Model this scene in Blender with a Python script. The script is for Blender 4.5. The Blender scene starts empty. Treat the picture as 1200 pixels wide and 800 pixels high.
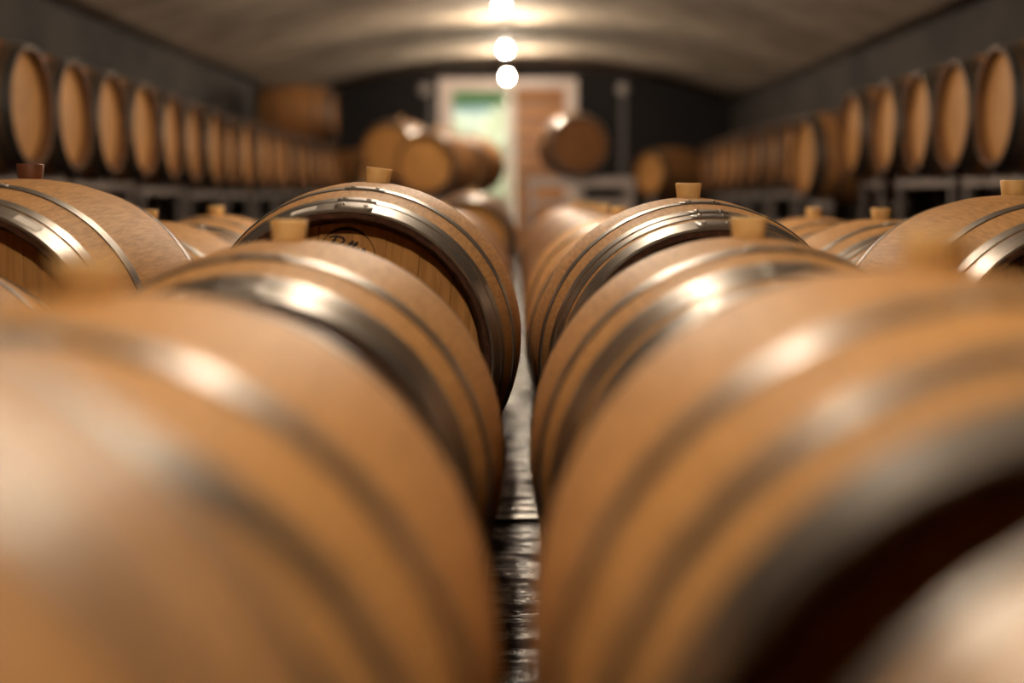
import bpy, math, random
from mathutils import Vector, Matrix
random.seed(7)
PI = math.pi
S = bpy.context.scene
COL = S.collection
CH = 0.92                       # camera height above the cellar floor

# ---------------------------------------------------------------- camera
cd = bpy.data.cameras.new('camera')
cam = bpy.data.objects.new('camera', cd)
COL.objects.link(cam)
cd.sensor_width = 36.0
cd.lens = 50.0
cd.clip_start = 0.02
cam.location = (0, 0, CH)
cam.rotation_euler = (math.radians(90 - 6.0), 0, math.radians(0.17))
cd.dof.use_dof = True
cd.dof.focus_distance = 3.06
cd.dof.aperture_fstop = 1.2
S.camera = cam

# ---------------------------------------------------------------- sky, sun, exposure
W = bpy.data.worlds.new('sky')
S.world = W
W.use_nodes = True
wn = W.node_tree
bg = wn.nodes['Background']
sky = wn.nodes.new('ShaderNodeTexSky')
sky.sky_type = 'NISHITA'
sky.sun_disc = False
sky.sun_elevation = math.radians(48)
sky.sun_rotation = math.radians(200)
wn.links.new(sky.outputs[0], bg.inputs[0])
bg.inputs[1].default_value = 0.10
sd = bpy.data.lights.new('sun', 'SUN')
sd.energy = 10.0
sd.angle = 0.01
sd.color = (1, 0.95, 0.86)
sun = bpy.data.objects.new('sun', sd)
COL.objects.link(sun)
sun.rotation_euler = (math.radians(42), 0, math.radians(-18))
BULB = 1300.0                   # emission of the bare bulbs under the vault
BULB_COL = (1.0, 0.82, 0.61)
vs = S.view_settings
vs.view_transform = 'Standard'
vs.look = 'None'
vs.gamma = 1
vs.use_curve_mapping = False
vs.exposure = 0.0
S.cycles.sample_clamp_indirect = 6.0
S.cycles.caustics_reflective = False
S.cycles.caustics_refractive = False

# ---------------------------------------------------------------- material helpers
def mat(name):
    m = bpy.data.materials.new(name)
    m.use_nodes = True
    nt = m.node_tree
    return m, nt, nt.nodes['Principled BSDF']

def nd(nt, t, **kw):
    n = nt.nodes.new(t)
    for k, v in kw.items():
        if k in n.inputs:
            n.inputs[k].default_value = v
        else:
            setattr(n, k, v)
    return n

def coords(nt, scale, rnd=True):
    tc = nd(nt, 'ShaderNodeTexCoord')
    mp = nd(nt, 'ShaderNodeMapping')
    mp.inputs['Scale'].default_value = scale
    nt.links.new(tc.outputs['Object'], mp.inputs['Vector'])
    if rnd:
        oi = nd(nt, 'ShaderNodeObjectInfo')
        mu = nd(nt, 'ShaderNodeMath', operation='MULTIPLY')
        mu.inputs[1].default_value = 37.0
        nt.links.new(oi.outputs['Random'], mu.inputs[0])
        nt.links.new(mu.outputs[0], mp.inputs['Location'])
        return mp.outputs[0], oi.outputs['Random']
    return mp.outputs[0], None

def ramp(nt, fac, stops):
    r = nd(nt, 'ShaderNodeValToRGB')
    e = r.color_ramp.elements
    while len(e) < len(stops):
        e.new(0.5)
    for i, (p, c) in enumerate(stops):
        e[i].position = p
        e[i].color = (c[0], c[1], c[2], 1)
    nt.links.new(fac, r.inputs[0])
    return r.outputs[0]

def mixc(nt, a, b, fac, mode='MULTIPLY'):
    m = nd(nt, 'ShaderNodeMix', data_type='RGBA', blend_type=mode)
    for s, v in ((m.inputs[6], a), (m.inputs[7], b), (m.inputs[0], fac)):
        if hasattr(v, 'is_linked'):
            nt.links.new(v, s)
        else:
            s.default_value = v if not isinstance(v, tuple) else (v[0], v[1], v[2], 1)
    return m.outputs[2]

def bump(nt, h, p, strength, dist):
    b = nd(nt, 'ShaderNodeBump')
    b.inputs['Strength'].default_value = strength
    b.inputs['Distance'].default_value = dist
    nt.links.new(h, b.inputs['Height'])
    nt.links.new(b.outputs[0], p.inputs['Normal'])

def wood(name, scale, dark, light, rough=0.5, vary=0.16, spec=0.35):
    m, nt, p = mat(name)
    v, rn = coords(nt, scale)
    n1 = nd(nt, 'ShaderNodeTexNoise', Scale=1.0, Detail=6.0, Roughness=0.62)
    nt.links.new(v, n1.inputs['Vector'])
    c = ramp(nt, n1.outputs[0], [(0.36, dark), (0.64, light)])
    tc = nd(nt, 'ShaderNodeTexCoord')
    n2 = nd(nt, 'ShaderNodeTexNoise', Scale=5.0, Detail=2.0)
    nt.links.new(tc.outputs['Object'], n2.inputs['Vector'])
    c2 = ramp(nt, n2.outputs[0], [(0.3, (0.86, 0.84, 0.82)), (0.7, (1, 1, 1))])
    c = mixc(nt, c, c2, 1.0)
    c3 = ramp(nt, rn, [(0, (1 - vary, 1 - vary, 1 - vary)), (1, (1, 1, 1))])
    c = mixc(nt, c, c3, 1.0)
    nt.links.new(c, p.inputs['Base Color'])
    p.inputs['Roughness'].default_value = rough
    p.inputs['Specular IOR Level'].default_value = spec
    bump(nt, n1.outputs[0], p, 0.12, 0.002)
    return m

M = {}
M['oak'] = wood('oak_stave', (150, 9, 150), (0.40, 0.205, 0.070), (0.58, 0.315, 0.118), rough=0.6, vary=0.07, spec=0.16)
M['oak_head'] = wood('oak_head_board', (80, 80, 5), (0.40, 0.19, 0.055), (0.58, 0.29, 0.095), rough=0.6, vary=0.10, spec=0.2)
M['oak_end'] = wood('dark_end_grain', (60, 60, 60), (0.035, 0.012, 0.006), (0.09, 0.035, 0.018), rough=0.7, vary=0.1, spec=0.2)  # darker tone for stave ends, sides and inner faces
M['oak_chime'] = wood('brown_chime', (60, 60, 60), (0.12, 0.05, 0.02), (0.24, 0.11, 0.04), rough=0.7, vary=0.2, spec=0.2)  # darker brown for the end rims of the far bodies
M['oak_far'] = wood('oak_aged', (60, 4, 60), (0.34, 0.155, 0.055), (0.48, 0.235, 0.09), rough=0.6, vary=0.2, spec=0.22)
M['door_wood'] = wood('door_board', (3, 40, 40), (0.40, 0.16, 0.05), (0.56, 0.25, 0.085), vary=0.25)

def metal(name, col, rough, metallic=0.95, sc=(60, 60, 60)):
    m, nt, p = mat(name)
    v, rn = coords(nt, sc)
    n = nd(nt, 'ShaderNodeTexNoise', Scale=1.0, Detail=4.0, Roughness=0.6)
    nt.links.new(v, n.inputs['Vector'])
    c = ramp(nt, n.outputs[0], [(0.3, tuple(x * 0.72 for x in col)), (0.7, col)])
    nt.links.new(c, p.inputs['Base Color'])
    r = ramp(nt, n.outputs[0], [(0.3, (rough + .1,) * 3), (0.7, (rough - .04,) * 3)])
    nt.links.new(r, p.inputs['Roughness'])
    p.inputs['Metallic'].default_value = metallic
    bump(nt, n.outputs[0], p, 0.05, 0.001)
    return m
M['hoop'] = metal('galvanised_hoop', (0.27, 0.247, 0.23), 0.36, sc=(25, 120, 25))
M['hoop_dark'] = metal('blackened_hoop', (0.10, 0.095, 0.09), 0.45, metallic=0.7, sc=(25, 120, 25))
M['rivet'] = metal('rivet_steel', (0.45, 0.40, 0.36), 0.3)
M['rack_lit'] = metal('rack_steel_lit', (0.42, 0.36, 0.345), 0.5, metallic=0.35)  # lighter copy of the rack steel, light on it put into the colour
M['rack'] = metal('rack_steel_shaded', (0.20, 0.17, 0.163), 0.5, metallic=0.35)  # darker copy, shade on legs and low racks put into the colour
M['oak_head_dark'] = wood('dark_head_board', (80, 80, 5), (0.13, 0.05, 0.015), (0.20, 0.085, 0.025), rough=0.6, vary=0.1, spec=0.2)  # head boards in a darker tone, for the lone barrel only
M['dark_metal'] = metal('dark_metal', (0.12, 0.11, 0.11), 0.45, metallic=0.6)

def plain(name, col, rough=0.6, sc=40, dev=0.8, spec=0.4):
    m, nt, p = mat(name)
    v, rn = coords(nt, (sc, sc, sc))
    n = nd(nt, 'ShaderNodeTexNoise', Scale=1.0, Detail=3.0)
    nt.links.new(v, n.inputs['Vector'])
    c = ramp(nt, n.outputs[0], [(0.3, tuple(x * dev for x in col)), (0.7, col)])
    nt.links.new(c, p.inputs['Base Color'])
    p.inputs['Roughness'].default_value = rough
    p.inputs['Specular IOR Level'].default_value = spec
    return m
M['ink'] = plain('stamp_ink', (0.02, 0.013, 0.01), 0.7)
M['sticker'] = plain('paper_sticker', (0.75, 0.70, 0.66), 0.6)
M['frame'] = plain('painted_frame', (0.72, 0.60, 0.55), 0.5)
M['cream'] = plain('ceramic', (0.42, 0.37, 0.34), 0.4)
M['black'] = plain('black_wall_paint', (0.008, 0.0055, 0.006), 0.85, sc=2, dev=0.6)
M['stone'] = plain('pale_stone', (0.62, 0.60, 0.50), 0.8, sc=6, dev=0.6)
M['awning'] = plain('green_canvas', (0.32, 0.50, 0.30), 0.7, sc=3)
_nt = M['awning'].node_tree           # thin cloth lets the daylight through
_tr = nd(_nt, 'ShaderNodeBsdfTranslucent')
_tr.inputs[0].default_value = (0.60, 0.80, 0.50, 1)
_mx = nd(_nt, 'ShaderNodeMixShader')
_mx.inputs[0].default_value = 0.55
_nt.links.new(_nt.nodes['Principled BSDF'].outputs[0], _mx.inputs[1])
_nt.links.new(_tr.outputs[0], _mx.inputs[2])
_nt.links.new(_mx.outputs[0], _nt.nodes['Material Output'].inputs[0])
M['gravel'] = plain('gravel', (0.55, 0.54, 0.48), 0.9, sc=20, dev=0.6)
M['leaf'] = plain('pale_leaf', (0.84, 0.80, 0.58), 0.5, sc=3, dev=0.75)
M['bark'] = plain('bark', (0.2, 0.14, 0.09), 0.9, sc=20)

m, nt, p = mat('silicone_bung')
v, rn = coords(nt, (30, 30, 30))
n = nd(nt, 'ShaderNodeTexNoise', Scale=1.0, Detail=2.0)
nt.links.new(v, n.inputs['Vector'])
nt.links.new(ramp(nt, n.outputs[0], [(0.3, (0.68, 0.43, 0.17)), (0.7, (0.76, 0.51, 0.23))]), p.inputs['Base Color'])
p.inputs['Roughness'].default_value = 0.42
p.inputs['Subsurface Weight'].default_value = 0.35
p.inputs['Subsurface Radius'].default_value = (1.0, 0.7, 0.4)
p.inputs['Subsurface Scale'].default_value = 0.008
M['bung'] = m
M['bung_shaded'] = plain('shaded_bung', (0.16, 0.055, 0.025), 0.5)  # reddish-brown copy for one bung, its shade put into the colour

m, nt, p = mat('vault_concrete')
v, rn = coords(nt, (1, 1, 1), False)
n = nd(nt, 'ShaderNodeTexNoise', Scale=1.6, Detail=6.0, Roughness=0.6)
nt.links.new(v, n.inputs['Vector'])
c = ramp(nt, n.outputs[0], [(0.36, (0.23, 0.185, 0.14)), (0.64, (0.44, 0.36, 0.28))])
wv = nd(nt, 'ShaderNodeTexWave', Scale=2.2, Distortion=1.2, Detail=2.0)
wv.bands_direction = 'Y'
nt.links.new(v, wv.inputs['Vector'])
c = mixc(nt, c, ramp(nt, wv.outputs['Fac'], [(0.0, (0.72, 0.72, 0.72)), (0.25, (1, 1, 1))]), 1.0)
nt.links.new(c, p.inputs['Base Color'])
p.inputs['Roughness'].default_value = 0.85
bump(nt, wv.outputs['Fac'], p, 0.25, 0.008)
M['vault'] = m

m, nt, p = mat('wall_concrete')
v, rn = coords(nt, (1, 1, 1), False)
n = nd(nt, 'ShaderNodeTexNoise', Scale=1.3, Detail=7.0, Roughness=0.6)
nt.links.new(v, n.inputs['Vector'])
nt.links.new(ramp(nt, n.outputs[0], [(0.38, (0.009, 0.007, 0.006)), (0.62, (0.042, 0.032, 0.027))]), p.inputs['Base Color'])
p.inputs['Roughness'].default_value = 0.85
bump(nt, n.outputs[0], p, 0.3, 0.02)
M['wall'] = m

m, nt, p = mat('wet_floor')
v, rn = coords(nt, (6, 15, 1), False)
n = nd(nt, 'ShaderNodeTexNoise', Scale=1.0, Detail=5.0, Roughness=0.62)
nt.links.new(v, n.inputs['Vector'])
nt.links.new(ramp(nt, n.outputs[0], [(0.46, (0.012, 0.007, 0.007)), (0.56, (0.030, 0.017, 0.016))]), p.inputs['Base Color'])
nt.links.new(ramp(nt, n.outputs[0], [(0.46, (0.22,) * 3), (0.56, (0.75,) * 3)]), p.inputs['Roughness'])
nt.links.new(ramp(nt, n.outputs[0], [(0.46, (0.36,) * 3), (0.56, (0.08,) * 3)]), p.inputs['Specular IOR Level'])
p.inputs['Specular Tint'].default_value = (1.0, 0.86, 0.83, 1)
bump(nt, n.outputs[0], p, 1.0, 0.03)
M['floor'] = m

m, nt, p = mat('lit_bulb')
p.inputs['Base Color'].default_value = (1, 0.95, 0.85, 1)
p.inputs['Emission Color'].default_value = (*BULB_COL, 1)
p.inputs['Emission Strength'].default_value = BULB
M['bulb'] = m

m = bpy.data.materials.new('door_glass')
m.use_nodes = True
nt = m.node_tree
nt.nodes.clear()
o = nd(nt, 'ShaderNodeOutputMaterial')
t = nd(nt, 'ShaderNodeBsdfTransparent')
t.inputs[0].default_value = (0.90, 0.96, 0.92, 1)
g = nd(nt, 'ShaderNodeBsdfGlossy')
g.inputs['Roughness'].default_value = 0.03
fr = nd(nt, 'ShaderNodeFresnel')
fr.inputs[0].default_value = 1.45
mx = nd(nt, 'ShaderNodeMixShader')
nt.links.new(fr.outputs[0], mx.inputs[0])
nt.links.new(t.outputs[0], mx.inputs[1])
nt.links.new(g.outputs[0], mx.inputs[2])
nt.links.new(mx.outputs[0], o.inputs[0])
M['glass'] = m

# ---------------------------------------------------------------- object helpers
def mesh(name, verts, faces, material, smooth=None):
    me = bpy.data.meshes.new(name)
    me.from_pydata([tuple(v) for v in verts], [], faces)
    me.materials.append(M[material])
    if smooth is True:
        me.polygons.foreach_set('use_smooth', [True] * len(faces))
    elif smooth:
        me.polygons.foreach_set('use_smooth', smooth)
    me.update()
    return me

def put(name, data, parent=None, loc=(0, 0, 0), rot=(0, 0, 0), **props):
    o = bpy.data.objects.new(name, data)
    COL.objects.link(o)
    o.parent = parent
    o.location = loc
    o.rotation_euler = rot
    for k, v in props.items():
        o[k] = v
    return o

def thing(name, label, cat, loc, rot=(0, 0, 0), group=None):
    o = put(name, None, None, loc, rot, label=label, category=cat)
    o.empty_display_size = 0.1
    if group:
        o['group'] = group
    return o

def box_geo(a, b, bev=0.0):
    (x0, y0, z0), (x1, y1, z1) = a, b
    if bev <= 0:
        vs_ = [(x0, y0, z0), (x1, y0, z0), (x1, y1, z0), (x0, y1, z0), (x0, y0, z1), (x1, y0, z1), (x1, y1, z1), (x0, y1, z1)]
        return vs_, [(3, 2, 1, 0), (4, 5, 6, 7), (0, 1, 5, 4), (1, 2, 6, 5), (2, 3, 7, 6), (3, 0, 4, 7)]
    import bmesh
    bm = bmesh.new()
    v_, f_ = box_geo(a, b)
    q = [bm.verts.new(p_) for p_ in v_]
    for f in f_:
        bm.faces.new([q[i] for i in f])
    bmesh.ops.bevel(bm, geom=list(bm.edges), offset=bev, segments=1, affect='EDGES')
    bm.verts.index_update()
    vs_ = [tuple(v.co) for v in bm.verts]
    fs = [tuple(v.index for v in f.verts) for f in bm.faces]
    bm.free()
    return vs_, fs

_bc = {}
def box(name, size, material, parent, loc, rot=(0, 0, 0), bev=0.004, **props):
    key = (tuple(round(s, 4) for s in size), material, bev)
    if key not in _bc:
        h = [s / 2 for s in size]
        v_, f_ = box_geo((-h[0], -h[1], -h[2]), (h[0], h[1], h[2]), bev)
        _bc[key] = mesh(name, v_, f_, material)
    return put(name, _bc[key], parent, loc, rot, **props)

def lathe_geo(prof, segs, axis='z', caps=True):
    vs_, fs = [], []
    for (r, h) in prof:
        for k in range(segs):
            a = 2 * PI * k / segs
            vs_.append((r * math.cos(a), r * math.sin(a), h) if axis == 'z' else (r * math.sin(a), h, r * math.cos(a)))
    n = len(prof)
    for i in range(n - 1):
        for k in range(segs):
            k2 = (k + 1) % segs
            f = (i * segs + k, i * segs + k2, (i + 1) * segs + k2, (i + 1) * segs + k)
            fs.append(f)
    if caps:
        fs.append(tuple(reversed(range(segs))))
        fs.append(tuple(range((n - 1) * segs, n * segs)))
    return vs_, fs

# ---------------------------------------------------------------- the cellar shell
XW, YB, YF = 3.39, 22.6, -4.5
ZS, ZC = CH + 1.37, CH + 1.99
def vault_z(x):
    return ZC - (ZC - ZS) * (x / XW) ** 2

def structure(name, v_, f_, material, smooth=None, label=None):
    o = put(name, mesh(name, v_, f_, material, smooth), kind='structure')
    if label:
        o['label'] = label
    return o

v_, f_ = box_geo((-XW - .3, YF - .3, -0.2), (XW + .3, YB + .3, 0))
structure('floor', v_, f_, 'floor', label='dark wet concrete floor glimmering between the barrel rows')
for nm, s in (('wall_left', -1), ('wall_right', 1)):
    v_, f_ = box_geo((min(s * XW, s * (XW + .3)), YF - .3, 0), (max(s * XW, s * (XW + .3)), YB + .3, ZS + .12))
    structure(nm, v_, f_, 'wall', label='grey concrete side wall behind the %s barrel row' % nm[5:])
v_, f_ = box_geo((-XW, YF - .3, 0), (XW, YF, ZC + .3))
structure('wall_front', v_, f_, 'wall', label='plain concrete end wall behind the viewer')
# vault: solid shallow arch
NV = 40
v_, f_, sm = [], [], []
for i in range(NV + 1):
    x = -XW + 2 * XW * i / NV
    for y in (YF - .3, YB + .3):
        v_.append((x, y, vault_z(x)))
        v_.append((x, y, ZC + .3))
for i in range(NV):
    a = i * 4
    f_ += [(a, a + 2, a + 6, a + 4), (a + 1, a + 5, a + 7, a + 3), (a, a + 4, a + 5, a + 1), (a + 2, a + 3, a + 7, a + 6)]
    sm += [True, False, False, False]
f_ += [(0, 1, 3, 2), (NV * 4, NV * 4 + 2, NV * 4 + 3, NV * 4 + 1)]
sm += [False, False]
structure('ceiling', v_, f_, 'vault', sm, label='shallow concrete barrel vault with board marks')
# back wall in three pieces round the doorway
DX0, DX1, DZ = -1.22, .95, CH + 1.765
v_, f_ = [], []
for a, b in (((-XW, YB, 0), (DX0, YB + .3, ZC + .3)), ((DX1, YB, 0), (XW, YB + .3, ZC + .3)), ((DX0, YB, DZ), (DX1, YB + .3, ZC + .3))):
    q, w = box_geo(a, b)
    f_ += [tuple(i + len(v_) for i in f) for f in w]
    v_ += q
structure('wall_back', v_, f_, 'black', label='black painted end wall around the doorway')

# doorway: frame, glazed leaf, boarded leaf
dr = put('door_1', None, None, (0, YB, 0), kind='structure', label='double doorway with pale frame, one glazed leaf and one boarded wooden leaf')
FW = 0.176
box('door_frame', (FW, .34, DZ), 'frame', dr, (DX0 + FW / 2, .13, DZ / 2))
box('door_frame', (FW, .34, DZ), 'frame', dr, (DX1 - FW / 2, .13, DZ / 2))
box('door_frame', (DX1 - DX0 - 2 * FW, .34, .13), 'frame', dr, ((DX0 + DX1) / 2, .13, DZ - .065))
IZ = DZ - .13
box('mullion', (.07, .16, IZ), 'frame', dr, (-.075, .13, IZ / 2))
leaf = put('glazed_leaf', None, dr)
gx0, gx1 = DX0 + FW, -.115
for x in (gx0 + .02, gx1 - .02):
    box('stile', (.04, .05, IZ - .01), 'frame', leaf, (x, .13, IZ / 2))
for z in (.06, IZ - .03):
    box('rail', (gx1 - gx0 - .08, .05, .10 if z < 1 else .05), 'frame', leaf, ((gx0 + gx1) / 2, .13, z))
box('pane', (gx1 - gx0 - .08, .008, IZ - .16), 'glass', leaf, ((gx0 + gx1) / 2, .13, .11 + (IZ - .16) / 2), bev=0)
wl = put('boarded_leaf', None, dr)
wx0, wx1 = -.025, DX1 - FW
NB = 10
bh = IZ / NB
for i in range(NB):
    box('plank', (wx1 - wx0 - .01, .04, bh - .05), 'door_wood', wl, ((wx0 + wx1) / 2, .085, bh * (i + .5)), (math.radians(-9), 0, 0), bev=.006)
box('backing', (wx1 - wx0 - .01, .02, IZ - .01), 'dark_metal', wl, ((wx0 + wx1) / 2, .145, IZ / 2))

# drain channel cut across the floor in the aisle
dc = put('trim_1', None, None, (0, 3.98, 0), kind='structure', label='narrow steel drain channel across the wet floor of the aisle')
box('channel_edge', (3.2, .03, .012), 'hoop', dc, (0, -.05, .006), bev=.002)
box('channel_edge', (3.2, .03, .012), 'hoop', dc, (0, .05, .006), bev=.002)
box('channel_bed', (3.2, .07, .006), 'dark_metal', dc, (0, 0, .003), bev=0)

# ---------------------------------------------------------------- barrels
L2, R, RH = 0.475, 0.35, 0.292
def prof(y):
    return R - (R - RH) * (abs(y) / L2) ** 2
NST = 30
def stave_mesh():
    ys = [L2 * t for t in (-1, -.96, -.85, -.7, -.5, -.25, 0, .25, .5, .7, .85, .96, 1)]
    da = 2 * PI / NST
    ts = (-.5, -.492, -.17, .17, .492, .5)
    v_, f_, sm = [], [], []
    for y in ys:
        for t in ts:
            r = prof(y) - (0.0007 if abs(t) == .5 else 0) - (0.003 if abs(y) == L2 else 0)
            v_.append((r * math.sin(t * da), y, r * math.cos(t * da)))
    nt_ = len(ts)
    for i in range(len(ys) - 1):
        for k in range(nt_ - 1):
            a = i * nt_ + k
            f_.append((a, a + 1, a + nt_ + 1, a + nt_))
            sm.append(True)
    # sides, inner face, chamfered ends
    b0 = len(v_)
    for y in ys:
        th = 0.014 if abs(y) == L2 else 0.027
        for t in (-.5, .5):
            r0 = prof(y) - .0009 - (0.003 if abs(y) == L2 else 0)
            for r in (r0, prof(y) - th):
                v_.append((r * math.sin(t * da), y, r * math.cos(t * da)))
    for i in range(len(ys) - 1):
        a, b = b0 + i * 4, b0 + i * 4 + 4
        f_ += [(a, b, b + 1, a + 1), (a + 2, a + 3, b + 3, b + 2), (a + 1, b + 1, b + 3, a + 3)]
        sm += [False, False, False]
    e = b0 + (len(ys) - 1) * 4
    f_ += [(b0, b0 + 1, b0 + 3, b0 + 2), (e, e + 2, e + 3, e + 1)]
    sm += [False, False]
    me = mesh('stave', v_, f_, 'oak', sm)
    me.materials.append(M['oak_end'])
    for p_ in me.polygons:
        p_.material_index = 0 if p_.use_smooth else 1
    nrm = []
    for p_ in me.polygons:
        for li in p_.loop_indices:
            co = me.vertices[me.loops[li].vertex_index].co
            if p_.use_smooth:
                q = Vector((co.x, 0, co.z)).normalized()
                q.y = 2 * (R - RH) * co.y / L2 ** 2
                nrm.append(q.normalized())
            else:
                nrm.append(p_.normal.copy())
    me.normals_split_custom_set(nrm)
    return me

def body_mesh(material):
    pts = [(prof(y), y) for y in [L2 * t for t in (-.993, -.85, -.7, -.5, -.25, 0, .25, .5, .7, .85, .993)]]
    ends0 = [(RH - .06, -L2 + .052), (RH - .027, -L2 + .05), (RH - .025, -L2 + .04), (RH - .014, -L2), (RH - .003, -L2)]
    pr = ends0 + pts + [(r, -y) for r, y in reversed(ends0)]
    v_, f_ = lathe_geo(pr, 48, 'y', caps=False)
    sm = []
    for i in range(len(pr) - 1):
        sm += [4 < i < len(pr) - 6] * 48
    me = mesh('body', v_, f_, material, sm)
    me.materials.append(M['oak_chime'])
    for k, p_ in enumerate(me.polygons):
        p_.material_index = 0 if 4 <= k // 48 < len(pr) - 5 else 1
    return me

def hoop_mesh(a0, a1, segs, lap, material='hoop'):
    th = .0022
    c0, c1 = prof(a0) + th, prof(a1) + th
    cm, am = (prof((a0 + a1) / 2) + th), (a0 + a1) / 2
    s = 1 if a1 > a0 else -1
    pr = [(c0 - th - .003, a0), (c0, a0), (c0, a0), (cm, am), (c1, a1), (c1, a1), (c1 - th - .003, a1)]
    v_, f_ = lathe_geo(pr, segs, 'y', caps=False)
    f_ = [f for i, f in enumerate(f_) if i // segs not in (1, 4)]
    sm = [1 <= i // segs <= 2 for i in range(len(f_))]
    if lap:   # riveted overlap with clipped ends
        b0 = len(v_)
        ang0, ang1, n_ = math.radians(-7.2), math.radians(7.2), 14
        for k in range(n_ + 1):
            a = ang0 + (ang1 - ang0) * k / n_
            tt = .0014
            ins = .006 if k in (0, n_) else .0005
            d0, d1 = a0 + s * ins, a1 - s * ins
            for (y, e) in ((d0, -.002), (d0, tt), (d1, tt), (d1, -.002)):
                r = prof(y) + th + e
                v_.append((r * math.sin(a), y, r * math.cos(a)))
        for k in range(n_):
            for j in range(3):
                a = b0 + k * 4 + j
                f_.append((a, a + 1, a + 5, a + 4))
                sm.append(j == 1)
        f_ += [(b0, b0 + 3, b0 + 2, b0 + 1), (b0 + n_ * 4, b0 + n_ * 4 + 1, b0 + n_ * 4 + 2, b0 + n_ * 4 + 3)]
        sm += [False, False]
    return mesh('hoop', v_, f_, material, sm)

NBD = 8
RHI = RH - .026
def board_geo(i):
    xs = [-RHI + 2 * RHI * k / NBD for k in range(NBD + 1)]
    x0, x1 = xs[i], xs[i + 1]
    def outline(x0, x1, rr):
        top = []
        for k in range(7):
            x = x0 + (x1 - x0) * k / 6
            top.append((x, math.sqrt(max(rr * rr - x * x, 1e-6))))
        return top + [(x, -z) for x, z in reversed(top)]
    o0 = outline(x0 + .0002, x1 - .0002, RHI)
    g = .0011
    o1 = outline(max(x0 + g, -RHI + .004), min(x1 - g, RHI - .004), RHI - g)
    n_ = len(o0)
    v_ = [(x, .018, z) for x, z in o0] + [(x, .0012, z) for x, z in o0] + [(x, 0, z) for x, z in o1]
    f_ = [tuple(reversed(range(n_)))] if False else [tuple(range(n_))]
    for j in range(2):
        for k in range(n_):
            k2 = (k + 1) % n_
            f_.append((j * n_ + k2, j * n_ + k, (j + 1) * n_ + k, (j + 1) * n_ + k2))
    f_.append(tuple(reversed(range(2 * n_, 3 * n_))))
    return v_, f_
BOARDS = [mesh('head_board', *board_geo(i), 'oak_head') for i in range(NBD)]
v_, f_ = [], []
for i in range(NBD):
    q, w = board_geo(i)
    f_ += [tuple(k + len(v_) for k in f) for f in w]
    v_ += q
HEAD_JOINED = mesh('head', v_, f_, 'oak_head')
v_, f_ = lathe_geo([(RHI, 0), (RHI, .012)], 40, 'y')
HEAD_DISC = mesh('head', v_, f_, 'oak_head')
v_, f_ = lathe_geo([(.0, -.012), (.0255, -.012), (.0262, 0), (.0300, .030), (.0288, .0325), (.022, .0315), (.0, .031)], 28, 'z', caps=False)
BUNG = mesh('bung', v_, f_, 'bung', True)
v_, f_ = lathe_geo([(.0056, -.001), (.0054, .0012), (.0042, .0030), (.0022, .0040), (.0001, .0042)], 10, 'z', caps=False)
BUNG_SHADED = BUNG.copy()
BUNG_SHADED.materials[0] = M['bung_shaded']
RIVET = mesh('rivet', v_, f_, 'rivet', True)
STAVE = stave_mesh()
BODY = body_mesh('oak_far')
HOOPS = {'wide': [(.185, .220), (.335, .369), (.420, .4745)], 'three': [(.240, .272), (.378, .411), (.420, .4745)], 'four': [(.195, .228), (.323, .355), (.368, .400), (.422, .4745)]}
HMG = [hoop_mesh(s * a, s * b, 48, False) for s in (-1, 1) for a, b in HOOPS['three']]
HM = {}
for k, hs in HOOPS.items():
    HM[k] = [(hoop_mesh(s * a, s * b, 96, s < 0), s * (a + b) / 2, s * a, s * b) for s in (-1, 1) for a, b in hs]
HMF = [hoop_mesh(s * a, s * b, 48, False, 'hoop_dark') for s in (-1, 1) for a, b in HOOPS['three']]

def ribbon(pts, w, closed=False):
    v_, f_ = [], []
    n_ = len(pts)
    for i, (x, z) in enumerate(pts):
        a = pts[(i - 1) % n_] if (closed or i > 0) else pts[i]
        b = pts[(i + 1) % n_] if (closed or i < n_ - 1) else pts[i]
        t = Vector((b[0] - a[0], b[1] - a[1]))
        t.normalize()
        ww = w if not isinstance(w, list) else w[i]
        nx, nz = -t.y * ww / 2, t.x * ww / 2
        v_ += [(x + nx, -.0004, z + nz), (x - nx, -.0004, z - nz)]
    for i in range(n_ if closed else n_ - 1):
        j = (i + 1) % n_
        f_.append((2 * i, 2 * j, 2 * j + 1, 2 * i + 1))
    return v_, f_

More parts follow.
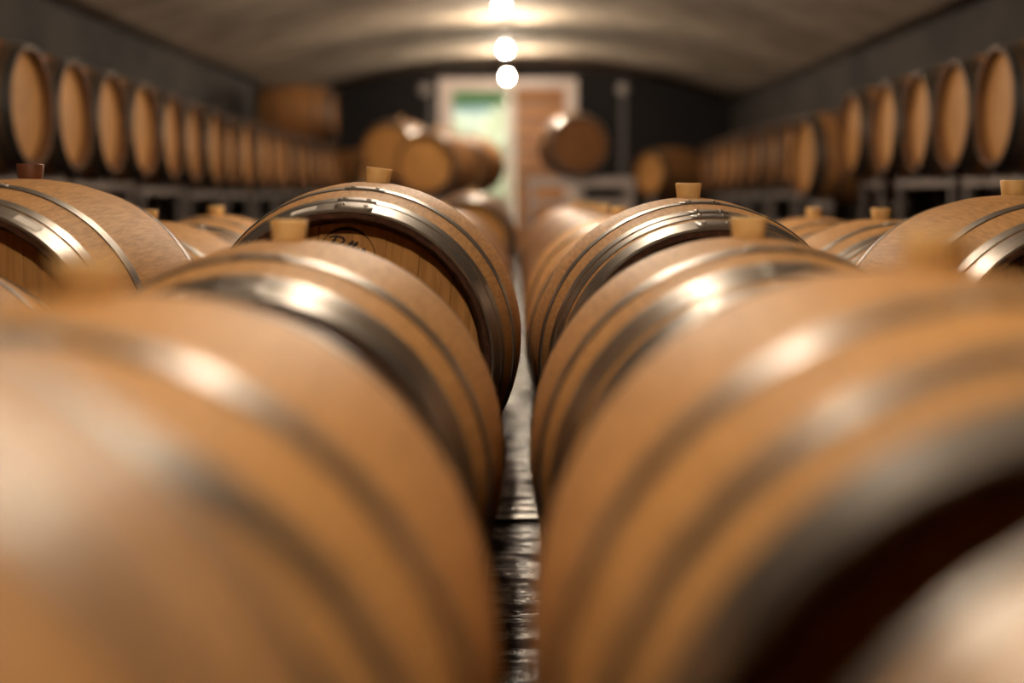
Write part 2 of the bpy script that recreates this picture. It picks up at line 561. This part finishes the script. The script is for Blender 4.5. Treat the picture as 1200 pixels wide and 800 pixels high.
def stamp_mesh():
    """cooper's round brand: a ring with the name in handwriting"""
    V, F = [], []
    def add(g):
        F.extend([tuple(i + len(V) for i in f) for f in g[1]])
        V.extend(g[0])
    add(ribbon([(.056 * math.cos(a * PI / 24), .056 * math.sin(a * PI / 24)) for a in range(48)], .0018, True))
    top = [(.0555 * math.cos(a), .0555 * math.sin(a)) for a in [PI * (.22 + .56 * k / 14) for k in range(15)]]
    add(ribbon(top, [.001 + .006 * math.sin(PI * k / 14) for k in range(15)]))
    def stroke(pts, w=.0042):
        out = []
        for i in range(len(pts) - 1):      # Catmull-Rom
            p0, p1, p2, p3 = pts[max(i - 1, 0)], pts[i], pts[i + 1], pts[min(i + 2, len(pts) - 1)]
            for k in range(5):
                t = k / 5
                out.append(tuple(.5 * (2 * p1[j] + (p2[j] - p0[j]) * t + (2 * p0[j] - 5 * p1[j] + 4 * p2[j] - p3[j]) * t * t
                                       + (3 * p1[j] - p0[j] - 3 * p2[j] + p3[j]) * t ** 3) for j in (0, 1)))
        out.append(pts[-1])
        sl, an = .28, math.radians(-11)
        res = []
        for x, z in out:
            x, z = x + sl * z, z
            res.append((x * math.cos(an) - z * math.sin(an) + .006, x * math.sin(an) + z * math.cos(an) + .021))
        n_ = len(res)
        add(ribbon(res, [w * (.55 + .45 * math.sin(PI * k / (n_ - 1))) for k in range(n_)]))
    u = .001
    stroke([(-38 * u, -12 * u), (-35 * u, 0), (-33 * u, 11 * u)], .0055)
    stroke([(-46 * u, 6 * u), (-36 * u, 12 * u), (-22 * u, 12 * u), (-16 * u, 6 * u), (-22 * u, -1 * u), (-35 * u, -2 * u)], .005)
    stroke([(-16 * u, -7 * u), (-9 * u, -4 * u), (-10 * u, 0), (-15 * u, -4 * u), (-12 * u, -11 * u), (-6 * u, -10 * u)])
    for x in (-6, 3):
        stroke([((x) * u, -10 * u), ((x + 6) * u, 4 * u), ((x + 6) * u, 11 * u), ((x + 2) * u, 3 * u), ((x + 2) * u, -9 * u), ((x + 6) * u, -10 * u)], .0045)
    stroke([(11 * u, -7 * u), (18 * u, -4 * u), (16 * u, 0), (12 * u, -4 * u), (15 * u, -11 * u), (21 * u, -9 * u)])
    stroke([(23 * u, -10 * u), (25 * u, 0), (30 * u, 0), (31 * u, -9 * u), (37 * u, -8 * u)])
    return mesh('stamp', V, F, 'ink')
STAMP = stamp_mesh()

def sticker_mesh(a0, a1, y0, y1):
    v_, f_ = [], []
    for k in range(7):
        a = a0 + (a1 - a0) * k / 6
        for y in (y0, y1):
            for e in (.0026, .0031):
                r = prof(y) + e
                v_.append((r * math.sin(a), y, r * math.cos(a)))
    for k in range(6):
        a = k * 4
        f_ += [(a + 1, a + 3, a + 7, a + 5), (a, a + 1, a + 5, a + 4), (a + 2, a + 6, a + 7, a + 3)]
    return mesh('sticker', v_, f_, 'sticker')

BARREL_GROUP_ROW = 'barrels lying in rows on the floor racks'
def near_barrel(label, x, d, ztop, kind, roll=0.0, yaw=0.0, stamp=False, sticker=None, boards=True, rivets=True, bung_tilt=0.0, group=BARREL_GROUP_ROW, brown=False):
    """axis along y, front head towards -y; origin at the lowest point of the bilge"""
    t = thing('wine_barrel', label, 'barrel', (x, d, CH + ztop - 2 * R), (0, 0, math.radians(yaw)), group)
    c = (0, 0, R)
    ro = math.radians(roll)
    for i in range(NST):
        put('stave', STAVE, t, c, (0, ro + 2 * PI * (i + .5) / NST, 0))
    for (me, a, a0, a1) in HM[kind]:
        h = put('hoop', me, t, c, (0, ro, 0))
        if rivets and a < 0:
            wd = abs(a1 - a0)
            for q in (-4.3, 4.3):
                an = math.radians(q)
                slope = math.atan(2 * (R - RH) * a / L2 ** 2)
                r = prof(a) + .0034
                m_ = Matrix.Rotation(an, 4, 'Y') @ Matrix.Translation((0, a, r)) @ Matrix.Rotation(slope * -1, 4, 'X')
                rv = put('rivet', RIVET, h)
                rv.matrix_local = m_
    yf = -L2 + .037
    hd = put('head', HEAD_DISC, t, (0, yf + .0185, R), (0, ro, 0))
    if boards:
        for b in BOARDS:
            put('head_board', b, hd, (0, -.0185, 0))
        if stamp:
            put('stamp', STAMP, hd, (-.010, -.0187, .200), label='round black ink stamp with handwritten name')
    else:
        hd.data = HEAD_JOINED
        hd.location = (0, yf, R)
    put('head', HEAD_DISC, t, (0, L2 - .06, R))
    put('bung', BUNG_SHADED if brown else BUNG, t, (R * math.sin(ro) * .999, 0, R + R * math.cos(ro) * .999), (0, ro + math.radians(bung_tilt), 0), label='bung with shade put into its reddish brown' if brown else 'tan silicone bung')
    if sticker is not None:
        st = put('sticker', sticker_mesh(math.radians(sticker - 5), math.radians(sticker + 5), -.432, -.462), t, c, (0, ro, 0), label='blank white paper sticker')
    return t

FAR_GROUP_L = 'barrels racked along the left wall'
FAR_GROUP_R = 'barrels racked along the right wall'
def far_barrel(label, x, d, zc, yaw, group, bung=True, roll=0.0):
    """a whole barrel of the background; zc is the axis height above the floor"""
    t = thing('wine_barrel', label, 'barrel', (x, d, zc - R), (0, 0, math.radians(yaw)), group)
    ro = math.radians(roll)
    put('body', BODY, t, (0, 0, R), (0, ro, 0))
    for me in (HMF if group in (FAR_GROUP_L, FAR_GROUP_R) else HMG):
        put('hoop', me, t, (0, 0, R))
    put('head', HEAD_JOINED, t, (0, -L2 + .048, R), (0, ro, 0))
    put('head', HEAD_DISC, t, (0, L2 - .06, R))
    if bung:
        put('bung', BUNG, t, (0, 0, 2 * R - .001))
    return t

# rows on the floor racks: (label, x, distance, top of bilge above the camera, hoops, ...)
near_barrel('blurred oak barrel cropped by the lower left corner of the photo', -.37, .18, .020, 'wide', rivets=False, boards=False, roll=3)
near_barrel('large blurred oak barrel in left foreground, yellow bung near left edge', -.363, 1.20, -.088, 'wide', rivets=False, boards=False)
near_barrel('oak barrel between blurred left foreground barrel and sharp stamped one, orange bung', -.370, 2.28, -.076, 'three', sticker=-17, roll=1)
near_barrel('sharp oak barrel left of the aisle with handwritten round stamp on its head', -.338, 3.24, .023, 'three', roll=4, stamp=True, sticker=-19, bung_tilt=3)
near_barrel('first barrel behind the sharp stamped barrel, left of the aisle', -.365, 4.22, -.085, 'three', rivets=False, boards=False)
near_barrel('second barrel behind the sharp stamped barrel, left of the aisle', -.365, 5.18, -.085, 'three', rivets=False, boards=False)
near_barrel('blurred oak barrel cropped by the lower right corner of the photo', .37, .11, -.052, 'wide', rivets=False, boards=False)
near_barrel('large blurred oak barrel in right foreground, orange bung near right edge', .362, 1.23, -.066, 'wide', rivets=False, boards=False)
near_barrel('four-hooped oak barrel with bright hoop glint, between right foreground barrel and sharp one', .372, 2.284, -.072, 'four')
near_barrel('sharp four-hooped oak barrel right of the aisle with pale upright bung', .390, 3.24, -.012, 'four', boards=False)
near_barrel('first barrel behind the sharp four-hooped barrel, right of the aisle', .375, 4.22, -.085, 'four', rivets=False, boards=False)
near_barrel('second barrel behind the sharp four-hooped barrel, right of the aisle', .375, 5.18, -.085, 'three', rivets=False, boards=False)
near_barrel('barrel at left edge beside the large foreground barrel, only its shoulder showing', -1.085, 2.22, -.085, 'three', rivets=False, boards=False)
near_barrel('sharp oak barrel cropped by the left edge, shaded reddish-brown bung and partial stamp', -1.083, 3.17, .030, 'three', brown=True, roll=1, stamp=True, sticker=29)
near_barrel('low oak barrel directly behind the one cropped by the left edge', -1.09, 4.22, -.085, 'three', boards=False, sticker=25)
near_barrel('low oak barrel with orange bung, second behind the one cropped by the left edge', -1.09, 5.18, -.083, 'four', boards=False)
near_barrel('barrel hidden behind large right foreground barrel, in the outer row', 1.09, 2.22, -.085, 'three', rivets=False, boards=False)
near_barrel('sharp oak barrel cropped by the right edge with tan bung', 1.112, 3.20, -.006, 'three', roll=0, boards=False)
near_barrel('low four-hooped barrel with orange bung, directly behind the one cropped by the right edge', 1.09, 4.27, -.080, 'four', boards=False)
near_barrel('low barrel with orange bung, second behind the one cropped by the right edge', 1.09, 5.23, -.090, 'three', boards=False)

for i, d in enumerate((6.14, 7.10)):
    far_barrel('%s barrel behind the sharp stamped barrel, left of the aisle' % ('third', 'fourth')[i], -.365, d, CH - .085 - R, 0, BARREL_GROUP_ROW)
for i, d in enumerate((6.14, 7.10, 8.06, 9.02)):
    far_barrel('%s barrel behind the sharp four-hooped barrel, right of the aisle' % ('third', 'fourth', 'fifth', 'sixth')[i], .375, d, CH - .085 - R, 0, BARREL_GROUP_ROW)
far_barrel('raised pale barrel ending the row left of the aisle, below the glazed door', -.345, 11.0, CH + .0 - R, 0, BARREL_GROUP_ROW)

# rows on tall racks along the walls, heads to the aisle
ORD = ['first', 'second', 'third', 'fourth', 'fifth', 'sixth', 'seventh', 'eighth', 'ninth', 'tenth', 'eleventh', 'twelfth', 'thirteenth',
       'fourteenth', 'fifteenth', 'sixteenth', 'seventeenth', 'eighteenth', 'nineteenth']
XB = 2.38 + L2
LEFT_D = [7.12 + .716 * i for i in range(18)]
LEFT_Z = [.42, .415, .41, .40, .385, .37, .355, .34] + [.335] * 10
RIGHT_D = [7.15, 7.92, 8.63, 9.36, 10.35, 11.09, 12.0, 12.72, 13.44, 14.16, 14.88, 15.6, 16.32, 17.04, 17.76, 18.48]
RIGHT_Z = [.42, .42, .42, .42, .42, .265, .33, .34, .34, .34, .34, .33, .33, .32, .30, .30]
for i, d in enumerate(LEFT_D):
    far_barrel('%s barrel from the left edge in the racked row along the left wall' % ORD[i], -XB + random.uniform(-.02, .02), d, CH + LEFT_Z[i], 90 + random.uniform(-2, 2), FAR_GROUP_L, roll=random.uniform(0, 360), bung=False)
for i, d in enumerate(RIGHT_D):
    xb = XB - (.20 if i == 5 else 0)
    far_barrel('%s barrel from the right edge in the racked row along the right wall' % ORD[i], xb + random.uniform(-.02, .02), d, CH + RIGHT_Z[i], -90 + (8 if i == 5 else random.uniform(-2, 2)), FAR_GROUP_R, roll=random.uniform(0, 360), bung=False)
far_barrel('single barrel stacked on top of the left wall row near the far end', -2.68, (LEFT_D[14] + LEFT_D[15]) / 2, CH + .335 + .616, 90, FAR_GROUP_L, bung=False)
far_barrel('turned barrel at the far end of the left wall row, by the black wall', -2.25, 20.35, CH + .25, 45, FAR_GROUP_L, bung=False)
far_barrel('turned barrel at the far end of the right wall row, hoops facing the aisle', 2.15, 19.7, CH + .25, -50, FAR_GROUP_R, bung=False)
# barrels on racks in front of the doorway
DG = 'barrels racked before the doorway'
far_barrel('front barrel with glowing round head, left of the glazed door', -.78, 14.4, CH + .28, -14, DG)
far_barrel('barrel half hidden behind the glowing round head, nearer the black wall', -1.25, 15.55, CH + .43, -12, DG)
far_barrel('barrel peeking out right of the glowing round head, before the glazed door', -.53, 16.6, CH + .30, -14, DG)
lone = far_barrel('lone barrel with darker head on a rack before the wooden door', .60, 15.4, CH + .495, 7, DG)
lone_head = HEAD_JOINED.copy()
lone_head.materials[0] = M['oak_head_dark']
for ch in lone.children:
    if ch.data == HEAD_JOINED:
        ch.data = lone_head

# ---------------------------------------------------------------- racks
def floor_rack(label, x0, x1, d, tops):
    """low steel rack of two rails for barrels whose axes run along the aisle; tops: (barrel x, underside height)"""
    cx = (x0 + x1) / 2
    t = thing('barrel_rack', label, 'rack', (cx, d, 0), group='low steel racks under the floor rows')
    h = min(z for _, z in tops) + (R - prof(.19)) - .001
    w = x1 - x0
    for y in (-.28, .28):
        box('rail', (w, .05, .05), 'rack', t, (0, y, h - .025))
        for x in (-w / 2 + .03, w / 2 - .03):
            box('leg', (.05, .05, h - .05), 'rack', t, (x, y, (h - .05) / 2))
        for bx, bz in tops:
            for s in (-1, 1):
                rr = prof(.19)
                dx = .16
                hh = (bz - min(z for _, z in tops)) + rr - math.sqrt(rr * rr - (dx - .022) ** 2) - .003
                if hh > .01:
                    box('cradle', (.036, .05, hh), 'rack', t, (bx - cx + s * dx, y, h + hh / 2))
    for x in (-w / 2 + .03, w / 2 - .03):
        box('foot_bar', (.04, .51, .04), 'rack', t, (x, 0, .02 + .0), bev=.003)

def tall_rack(label, x, ds, h, depth=.56, ease=.05, group='tall steel racks along the walls'):
    """steel rack for barrels whose axes point at the aisle; h: rail height per barrel"""
    d = sum(ds) / len(ds)
    ln = (max(ds) - min(ds)) + (.52 if len(ds) > 1 else .6)
    t = thing('barrel_rack', label, 'rack', (x, d, 0), group=group)
    hz = min(h) + (R - prof(depth / 2 - ease)) - .002
    for s in (-1, 1):
        box('rail', (.05, ln, .05), 'rack_lit', t, (s * depth / 2, 0, hz - .025))
        box('lower_rail', (.04, ln - .1, .04), 'rack', t, (s * depth / 2, 0, hz - .32))
        for e in (-1, 1):
            box('leg', (.045, .045, hz - .05), 'rack', t, (s * depth / 2, e * (ln / 2 - .05), (hz - .05) / 2))
        for k, (dd, hh) in enumerate(zip(ds, h)):
            for q in (-1, 1):
                rr = prof(depth / 2 - ease)
                gap = (hh - min(h)) + rr - math.sqrt(rr * rr - .130 ** 2) - .004
                box('cradle', (.05, .036, gap), 'rack', t, (s * depth / 2, dd - d + q * .16, hz + gap / 2))
    for e in (-1, 1):
        box('crossbar', (depth - .05, .04, .04), 'rack', t, (0, e * (ln / 2 - .05), hz - .32))

def under(ztop):
    return CH + ztop - 2 * R
FR = [('low steel rack under the barrel cropped by the lower left corner', -.68, -.06, .18, [(-.37, .020)]),
      ('low steel rack under the large left foreground barrel', -.68, -.06, 1.20, [(-.363, -.088)]),
      ('low steel rack under the barrel with orange bung left of the aisle', -1.40, -.06, 2.26, [(-.37, -.076), (-1.085, -.085)]),
      ('steel rack under the sharp stamped barrel left of the aisle', -1.40, -.06, 3.21, [(-.338, .023), (-1.083, .030)]),
      ('first low steel rack behind the stamped barrel', -1.40, -.06, 4.22, [(-.365, -.085), (-1.09, -.085)]),
      ('second low steel rack behind the stamped barrel', -1.40, -.06, 5.16, [(-.365, -.085), (-1.09, -.083)]),
      ('third low steel rack behind the stamped barrel', -.68, -.06, 6.14, [(-.365, -.085)]),
      ('fourth low steel rack behind the stamped barrel', -.68, -.06, 7.10, [(-.365, -.085)]),
      ('low steel rack under the raised pale barrel ending the left aisle row', -.66, -.04, 11.0, [(-.345, 0)]),
      ('low steel rack under the barrel cropped by the lower right corner', .06, .68, .11, [(.37, -.052)]),
      ('low steel rack under the large right foreground barrel', .06, .68, 1.23, [(.362, -.066)]),
      ('low steel rack under the barrel with bright hoop glint right of the aisle', .06, 1.40, 2.27, [(.372, -.072), (1.09, -.085)]),
      ('steel rack under the sharp four-hooped barrel right of the aisle', .06, 1.42, 3.22, [(.39, -.012), (1.112, -.006)]),
      ('first low steel rack behind the sharp four-hooped barrel', .06, 1.40, 4.24, [(.375, -.085), (1.09, -.08)]),
      ('second low steel rack behind the sharp four-hooped barrel', .06, 1.40, 5.175, [(.375, -.085), (1.09, -.09)]),
      ('third low steel rack behind the sharp four-hooped barrel', .06, .68, 6.14, [(.375, -.085)]),
      ('fourth low steel rack behind the sharp four-hooped barrel', .06, .68, 7.10, [(.375, -.085)]),
      ('fifth low steel rack behind the sharp four-hooped barrel', .06, .68, 8.06, [(.375, -.085)]),
      ('sixth low steel rack behind the sharp four-hooped barrel', .06, .68, 9.02, [(.375, -.085)])]
for lb, x0, x1, d, tops in FR:
    floor_rack(lb, x0, x1, d, [(x, under(z)) for x, z in tops])
for i in range(0, len(LEFT_D), 2):
    tall_rack('%s tall rack from the left edge along the left wall' % ORD[i // 2], -XB, LEFT_D[i:i + 2], [CH + z - R for z in LEFT_Z[i:i + 2]])
RP = [(0, 1), (2, 3), (4,), (5,), (6, 7), (8, 9), (10, 11), (12, 13), (14, 15)]
for k, ids in enumerate(RP):
    tall_rack('%s tall rack from the right edge along the right wall' % ORD[k], XB - (.20 if ids == (5,) else 0), [RIGHT_D[i] for i in ids], [CH + RIGHT_Z[i] - R for i in ids])
tall_rack('short rack under the turned barrel ending the left wall row', -2.25, [20.35], [CH + .25 - R], ease=.26)
tall_rack('short rack under the turned barrel ending the right wall row', 2.15, [19.7], [CH + .25 - R], ease=.26)

def door_rack(label, x0, x1, d, h):
    cx = (x0 + x1) / 2
    w = x1 - x0
    t = thing('barrel_rack', label, 'rack', (cx, d, 0), group='steel racks before the doorway')
    hz = h + (R - prof(.2)) - .003
    for y in (-.28, .28):
        box('rail', (w, .06, .10), 'rack_lit', t, (0, y, hz - .05))
        box('lower_rail', (w - .1, .05, .07), 'rack_lit', t, (0, y, hz - .27))
        for x in (-w / 2 + .04, 0, w / 2 - .04):
            box('leg', (.06, .055, hz - .10), 'rack_lit', t, (x, y, (hz - .10) / 2))
    for x in (-w / 2 + .04, w / 2 - .04):
        box('crossbar', (.05, .5, .05), 'rack_lit', t, (x, 0, hz - .18))
door_rack('pale steel rack under the lone barrel before the wooden door', .12, 1.25, 15.4, CH + .495 - R)
door_rack('steel rack under the barrel with glowing round head', -1.25, -.31, 14.4, CH + .28 - R)
door_rack('steel rack behind the glowing round head', -1.70, -.82, 15.55, CH + .43 - R)
door_rack('steel rack under the barrel peeking out before the glazed door', -.95, -.14, 16.6, CH + .30 - R)

# ---------------------------------------------------------------- ceiling lamps
v_, f_ = lathe_geo([(.001, -.068), (.022, -.064), (.040, -.048), (.048, -.026), (.046, -.004), (.034, .018), (.022, .034), (.018, .046)], 24, 'z', caps=False)
BULB_ME = mesh('bulb', v_, f_, 'bulb', True)
v_, f_ = lathe_geo([(.020, .040), (.030, .042), (.034, .066), (.034, .080)], 20, 'z')
SOCK = mesh('socket', v_, f_, 'cream')
HANG = .33
v_, f_ = lathe_geo([(.008, .078), (.008, HANG - .012)], 10, 'z')
ROD = mesh('rod', v_, f_, 'dark_metal')
v_, f_ = lathe_geo([(.045, HANG - .018), (.05, HANG - .006), (.05, HANG)], 24, 'z')
PLATE = mesh('mounting_plate', v_, f_, 'dark_metal')
LAMP_D = [.80, 5.0, 8.93, 12.85, 16.77, 20.7]
LN = ['bare ceiling bulb above the nearest barrels', 'bare ceiling bulb above the aisle just out of the picture', 'bare ceiling bulb above the middle of the aisle',
      'bare ceiling bulb at the top edge of the picture', 'bare glowing bulb in the middle of the vault crown', 'bare glowing bulb in front of the door frame']
for d, lb in zip(LAMP_D, LN):
    t = thing('ceiling_lamp', lb, 'lamp', (-.13, d, vault_z(.13) - HANG - .0015), group='bare bulbs along the vault crown')
    put('bulb', BULB_ME, t)
    put('socket', SOCK, t)
    put('rod', ROD, t)
    put('mounting_plate', PLATE, t)
for a, b, lb in zip(LAMP_D, LAMP_D[1:], ('nearest', 'second', 'third', 'fourth', 'fifth')):
    ln = b - a - .13
    o = box('conduit', (.022, ln, .022), 'dark_metal', None, (-.13, (a + b) / 2, vault_z(.145) - .0115), bev=.006)
    o['label'] = 'thin dark conduit on the vault crown between bulbs, %s stretch' % lb
    o['category'] = 'conduit'
    o['group'] = 'conduits on the vault crown'

# unlit bulkhead lamps with conduit on the black wall
def wall_lamp(label, x, z, ln):
    t = thing('wall_lamp', label, 'lamp', (x, YB, z), group='unlit bulkhead lamps on the black wall')
    v_, f_ = lathe_geo([(.12, 0), (.12, -.03), (.10, -.05)], 24, 'y')
    put('base', mesh('base', v_, f_, 'dark_metal'), t)
    v_, f_ = lathe_geo([(.095, -.05), (.09, -.09), (.06, -.125), (.02, -.14), (.001, -.141)], 24, 'y', caps=False)
    put('dome', mesh('dome', v_, f_, 'cream', True), t)
    box('conduit', (.09, .04, ln), 'dark_metal', t, (.12 if x < 0 else 0, -.02, -.12 - ln / 2))
wall_lamp('round unlit bulkhead lamp on black wall left of the doorway', -1.45, CH + 1.60, 1.9)
wall_lamp('round unlit bulkhead lamp on black wall right of the doorway', 1.68, CH + 1.61, 1.9)

# ---------------------------------------------------------------- outside the glazed door
v_, f_ = box_geo((-9, YB + .3, -.25), (9, 44, -.01))
structure('ground', v_, f_, 'gravel', label='pale gravel yard outside the glazed door')
aw = thing('awning', 'green canvas awning outside above the glazed door', 'awning', (-.6, YB + .32, CH + 1.50))
v_, f_ = [], []
for k in range(9):
    x = -1.1 + 2.2 * k / 8
    for (y, z) in ((0, .42), (1.3, .16), (1.3, -.04 - .03 * (k % 2)), (1.29, -.04 - .03 * (k % 2)), (1.29, .145), (0, .405)):
        v_.append((x, y, z))
for k in range(8):
    for j in range(6):
        a, b = k * 6 + j, k * 6 + (j + 1) % 6
        f_.append((a, b, b + 6, a + 6))
f_ += [tuple(range(6)), tuple(reversed(range(48, 54)))]
put('canvas', mesh('canvas', v_, f_, 'awning'), aw)
for x in (-1.05, 1.05):
    box('bracket', (.04, 1.2, .03), 'dark_metal', aw, (x, .66, .21), (math.radians(-11), 0, 0))

def shrub(label, x, y, h, r, n_):
    t = thing('shrub', label, 'shrub', (x, y, -.01), group='sunlit shrubs outside the door')
    v_, f_ = lathe_geo([(.05, 0), (.035, h * .4), (.015, h * .75)], 8, 'z')
    put('stem', mesh('stem', v_, f_, 'bark'), t)
    v_, f_ = [], []
    for k in range(n_):
        u = Vector((random.gauss(0, 1), random.gauss(0, 1), random.gauss(0, 1))).normalized() * (random.uniform(.35, 1) ** .5)
        c = Vector((u.x * r, u.y * r, h * .56 + u.z * h * .44))
        a = Vector((random.gauss(0, 1), random.gauss(0, 1), random.gauss(0, 1))).normalized()
        b = a.cross(Vector((random.gauss(0, 1), random.gauss(0, 1), random.gauss(0, 1)))).normalized()
        l_, w_ = random.uniform(.10, .16), random.uniform(.05, .08)
        i = len(v_)
        v_ += [c - a * l_ / 2, c + b * w_ / 2 + a.cross(b) * .015, c + a * l_ / 2, c - b * w_ / 2 + a.cross(b) * .015]
        f_ += [(i, i + 1, i + 2), (i, i + 2, i + 3)]
    put('foliage', mesh('foliage', v_, f_, 'leaf'), t, kind='stuff')
shrub('tall pale green shrub outside, left in the glazed door', -1.58, 29.4, 2.75, .62, 1500)
shrub('tall pale yellow shrub outside, right in the glazed door', -.25, 31.4, 2.9, .70, 1500)
shrub('middle-sized sunlit shrub outside, behind the lower pane', -.62, 27.6, 1.5, .40, 900)
shrub('low round sunlit shrub outside, near the glazed door', -.85, 25.2, 1.05, .34, 800)
def rock(label, x, y, s):
    import bmesh
    bm = bmesh.new()
    bmesh.ops.create_icosphere(bm, subdivisions=3, radius=1)
    for v in bm.verts:
        k = 1 + .16 * math.sin(3 * v.co.x + 5 * v.co.y + x) + .1 * math.sin(7 * v.co.z + 4 * v.co.x)
        v.co = Vector((v.co.x * s * k, v.co.y * s * .8 * k, max(v.co.z, -.6) * s * .7 * k))
    me = bpy.data.meshes.new('rock')
    bm.to_mesh(me)
    bm.free()
    me.materials.append(M['stone'])
    put('rock', me, None, (x, y, s * .36), label=label, category='rock', group='pale rocks outside the door')
rock('pale grey rock outside at the foot of the glazed door', -.62, 24.0, .34)
rock('pale grey boulder outside between the shrubs', -.95, 26.4, .5)
# garden wall closing the yard
gw = put('wall_yard', None, None, (0, 34.4, 0), kind='structure', label='pale stone garden wall far outside the door')
for r_ in range(8):
    for c_ in range(9):
        box('block', (.98, .3, .33), 'stone', gw, (-4 + c_ + (.5 if r_ % 2 else 0), random.uniform(-.02, .02), .17 + r_ * .345), bev=.02)
